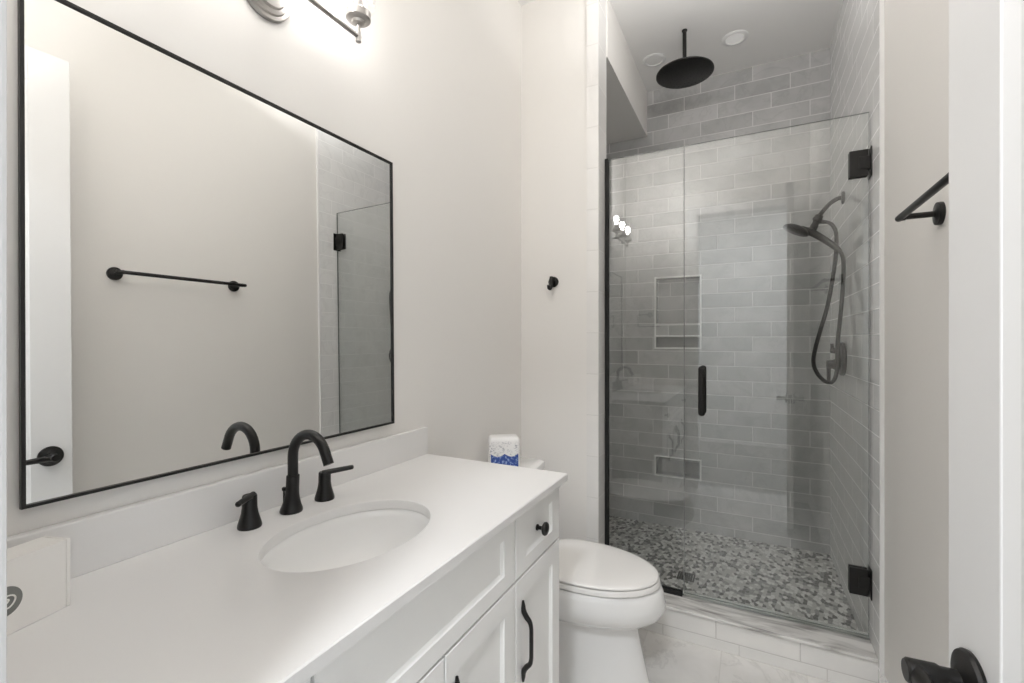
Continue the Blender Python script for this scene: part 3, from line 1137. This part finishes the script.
def add_shower_door():
    x0, x1 = XGS + 0.0035, 1.468
    t = thing('shower_door', 'hinged clear glass shower door with a black bar handle', 'shower door', (x1, 2.255, 0.15))
    obj('glass', glass_bm(x0, x1, YG0, YG1, 0.152, GZ1), [M['glass'], M['glass_edge']], t)
    # vertical bar handle on both faces
    hx = 0.86
    for s, yy in ((-1, YG0), (1, YG1)):
        b = new()
        yb = yy + s * 0.032
        lathe(b, [(0.004, 0), (0.010, 0.0025), (0.0138, 0.008), (0.0145, 0.014), (0.0145, 0.209), (0.0138, 0.215), (0.010, 0.2205), (0.004, 0.223)], (hx, yb, 0.978), (0, 0, 1), 24)
        for z in (1.012, 1.168):
            lathe(b, [(0.011, 0), (0.011, 0.003), (0.007, 0.004), (0.007, 0.03)], (hx, yy, z), (0, s, 0), 20)
        obj('handle', b, M['black'], t, True, 40)
    obj('seal', bxo(XGS + 0.0002, x0 - 0.0002, YG0 - 0.001, YG1 + 0.001, 0.152, GZ1), M['seal'], t)
    for z0 in (0.312, 1.962):
        b = new()
        for y0, y1 in ((YG0 - 0.011, YG0 - 0.0003), (YG1 + 0.0003, YG1 + 0.011)):
            box(b, 1.403, 1.4645, y0, y1, z0, z0 + 0.105, 0.003)
        hg = obj('hinge', b, M['black'], t)
        b = new()
        box(b, 1.433, 1.4735, YG0 - 0.0135, YG0 - 0.003, z0 + 0.028, z0 + 0.077, 0.002)
        box(b, 1.433, 1.4735, YG1 + 0.003, YG1 + 0.0135, z0 + 0.028, z0 + 0.077, 0.002)
        obj('knuckle', b, M['black'], hg)
        b = new()
        box(b, 1.4695, XT - 0.0003, 2.225, 2.285, z0 - 0.006, z0 + 0.110, 0.0015)
        obj('wall_plate', b, M['black'], hg)
    b = new()
    box(b, x0, x1, YG0 - 0.002, YG0 - 0.0003, 0.1385, 0.160)
    box(b, x0, x1, YG1 + 0.0003, YG1 + 0.002, 0.1385, 0.160)
    box(b, x0, x1, YG0 - 0.002, YG1 + 0.002, 0.142, 0.1518)
    o = obj('sweep', b, M['glass'], t)
    return t


add_shower_door()


# ---------------------------------------------------------------- rain shower head
def add_rain_head():
    x, y = 0.728, 2.728
    t = thing('rain_shower_head', 'large round black rain shower head hanging from the ceiling', 'shower head', (x, y, CEIL))
    b = new()
    lathe(b, [(0.0145, 0), (0.0145, 0.006), (0.0115, 0.010)], (x, y, CEIL - 0.0005), (0, 0, -1), 32)
    obj('ceiling_flange', b, M['black'], t, True)
    b = new()
    tube(b, [(x, y, CEIL - 0.008), (x, y, CEIL - 0.225)], 0.0105, 20)
    obj('arm', b, M['black'], t, True)
    b = new()
    lathe(b, [(0.013, 0.0), (0.016, -0.008), (0.020, -0.018), (0.05, -0.022), (0.11, -0.026), (0.146, -0.030), (0.152, -0.034), (0.152, -0.040), (0.148, -0.043), (0.001, -0.0435)],
          (x, y, CEIL - 0.205), (0, 0, 1), 64)
    hd = obj('head', b, M['black'], t, True, 40)
    b = new()
    zb = CEIL - 0.205 - 0.0435
    for ring, n in ((0.02, 6), (0.045, 14), (0.07, 20), (0.095, 26), (0.12, 32), (0.138, 38)):
        for i in range(n):
            a = 2 * math.pi * i / n
            lathe(b, [(0.0028, 0), (0.0018, 0.002)], (x + ring * math.cos(a), y + ring * math.sin(a), zb), (0, 0, -1), 6)
    obj('nozzle_field', b, M['black_rubber'], hd)


add_rain_head()


# ---------------------------------------------------------------- hand shower on the right wall
def add_hand_shower():
    y = 2.835
    t = thing('hand_shower', 'black hand shower with looped hose on the tiled right wall', 'hand shower', (XT, y, 2.038))
    b = new()
    lathe(b, [(0.031, 0), (0.0315, 0.004), (0.030, 0.009), (0.013, 0.012)], (XT - 0.0002, y, 2.038), (-1, 0, 0), 36)
    obj('wall_flange', b, M['black'], t, True)
    b = new()
    tube(b, smooth_path([(XT - 0.008, y, 2.038), (1.445, y, 2.035), (1.412, y, 2.012), (1.382, y, 1.975), (1.366, y, 1.952)], 6), 0.0105, 18)
    obj('arm', b, M['black'], t, True)
    ax = Vector((-0.022, 0, -0.05)).normalized()
    c0 = Vector((1.372, y, 1.962))
    b = new()
    lathe(b, [(0.012, 0), (0.019, 0.003), (0.019, 0.016), (0.023, 0.018), (0.023, 0.028), (0.017, 0.032), (0.015, 0.05), (0.018, 0.055), (0.018, 0.085), (0.012, 0.088)], c0, ax, 24)
    # side outlet towards the wall, where the hose starts
    tube(b, [c0 + ax * 0.036, (1.384, y, 1.927), (1.400, y, 1.922)], [0.010, 0.0105, 0.0095], 16)
    br = obj('bracket', b, M['black'], t, True, 40)
    # hand piece: disc head tilted down towards the room, handle running back to the wall
    b = new()
    hd = Vector((1.268, y - 0.008, 1.898))
    nrm = Vector((-0.46, 0, -0.88)).normalized()
    lathe(b, [(0.022, -0.020), (0.045, -0.014), (0.060, -0.004), (0.064, 0.004), (0.064, 0.012), (0.060, 0.015), (0.001, 0.016)], hd, nrm, 44)
    e0 = Vector((1.318, y - 0.008, 1.884))
    p = smooth_path([e0 + Vector((-0.03, 0, 0.016)), e0, (1.352, y - 0.012, 1.862), (1.395, y - 0.02, 1.825), (1.432, y - 0.04, 1.785), (1.450, y - 0.052, 1.760)], 6)
    tube(b, p, interp_r([0.016, 0.019, 0.0175, 0.0165, 0.015, 0.011], len(p)), 20)
    obj('hand_piece', b, M['black'], t, True, 40)
    b = new()
    yh = y - 0.072
    pts = [(1.448, y - 0.050, 1.763), (1.4585, yh + 0.01, 1.735), (1.4620, yh, 1.69), (1.4600, yh, 1.60), (1.4540, yh, 1.50), (1.4460, yh, 1.40), (1.4380, yh, 1.31),
           (1.4360, yh, 1.20), (1.430, yh, 1.14), (1.413, yh, 1.108), (1.382, yh - 0.01, 1.115), (1.352, yh - 0.01, 1.152), (1.337, yh, 1.206), (1.345, yh, 1.275), (1.372, yh + 0.02, 1.38),
           (1.398, y - 0.04, 1.48), (1.421, y - 0.03, 1.613), (1.437, y - 0.02, 1.745), (1.441, y - 0.01, 1.85), (1.430, y, 1.897), (1.412, y, 1.917), (1.392, y, 1.925)]
    tube(b, smooth_path(pts, 7), 0.0092, 14)
    obj('hose', b, M['black'], t, True)
    return t


add_hand_shower()


def add_valve():
    y, z = 2.835, 1.222
    t = thing('shower_valve', 'black shower valve with two lever handles below the hand shower', 'shower valve', (XT, y, z))
    b = new()
    lathe(b, [(0.084, 0), (0.086, 0.004), (0.085, 0.012), (0.079, 0.018), (0.03, 0.021), (0.026, 0.024)], (XT - 0.0002, y, z), (-1, 0, 0), 56)
    obj('plate', b, M['black'], t, True)
    b = new()
    lathe(b, [(0.027, 0.010), (0.027, 0.042), (0.023, 0.046), (0.021, 0.071), (0.015, 0.074)], (XT, y, z - 0.028), (-1, 0, 0), 30)
    tube(b, [(XT - 0.063, y, z - 0.028), (XT - 0.064, y, z - 0.06), (XT - 0.064, y, z - 0.112)], [0.011, 0.0095, 0.0085], 16)
    obj('lower_handle', b, M['black'], t, True, 40)
    b = new()
    lathe(b, [(0.019, 0.010), (0.019, 0.032), (0.015, 0.036), (0.0135, 0.055), (0.009, 0.058)], (XT, y, z + 0.042), (-1, 0, 0), 26)
    tube(b, [(XT - 0.048, y, z + 0.038), (XT - 0.048, y, z + 0.055), (XT - 0.050, y, z + 0.078)], [0.009, 0.008, 0.007], 14)
    obj('upper_handle', b, M['black'], t, True, 40)


add_valve()

# ---------------------------------------------------------------- floor drain
t = thing('floor_drain', 'small square dark drain in the shower mosaic floor', 'drain', (0.749, 2.62, 0.05))
b = new()
dx, dy, s = 0.749, 2.62, 0.043
for x0, x1, y0, y1 in ((-s, s, -s, -s + 0.008), (-s, s, s - 0.008, s), (-s, -s + 0.008, -s + 0.008, s - 0.008), (s - 0.008, s, -s + 0.008, s - 0.008)):
    box(b, dx + x0, dx + x1, dy + y0, dy + y1, 0.0502, 0.0535)
obj('frame', b, M['drain'], t)
b = new()
n = 6
for i in range(n):
    x0 = -s + 0.010 + i * (2 * s - 0.020) / n
    box(b, dx + x0, dx + x0 + 0.0098, dy - s + 0.008, dy + s - 0.008, 0.0504, 0.0528)
obj('grate', b, M['drain'], t)


# ---------------------------------------------------------------- recessed ceiling lights
def downlight(x, y, label, lens):
    t = thing('recessed_light', label, 'ceiling light', (x, y, CEIL))
    b = new()
    zt = CEIL - 0.0003
    lathe(b, [(0.048, 0.0), (0.070, 0.0), (0.071, 0.003), (0.066, 0.006), (0.052, 0.0075), (0.048, 0.004), (0.048, 0.0)], (x, y, zt), (0, 0, -1), 48, 1.0, False, False)
    obj('trim_ring', b, M['trim'], t, True, 40)
    b = new()
    lathe(b, [(0.0475, 0.0), (0.0475, 0.003), (0.03, 0.0045), (0.001, 0.005)], (x, y, zt), (0, 0, -1), 40)
    obj('lens', b, lens, t, True, 40)
    return t


downlight(0.976, 2.932, 'white recessed ceiling light right of the rain shower head', M['lens_lit'])
downlight(0.526, 2.932, 'white recessed ceiling light left of the rain shower head, by the soffit', M['lens'])
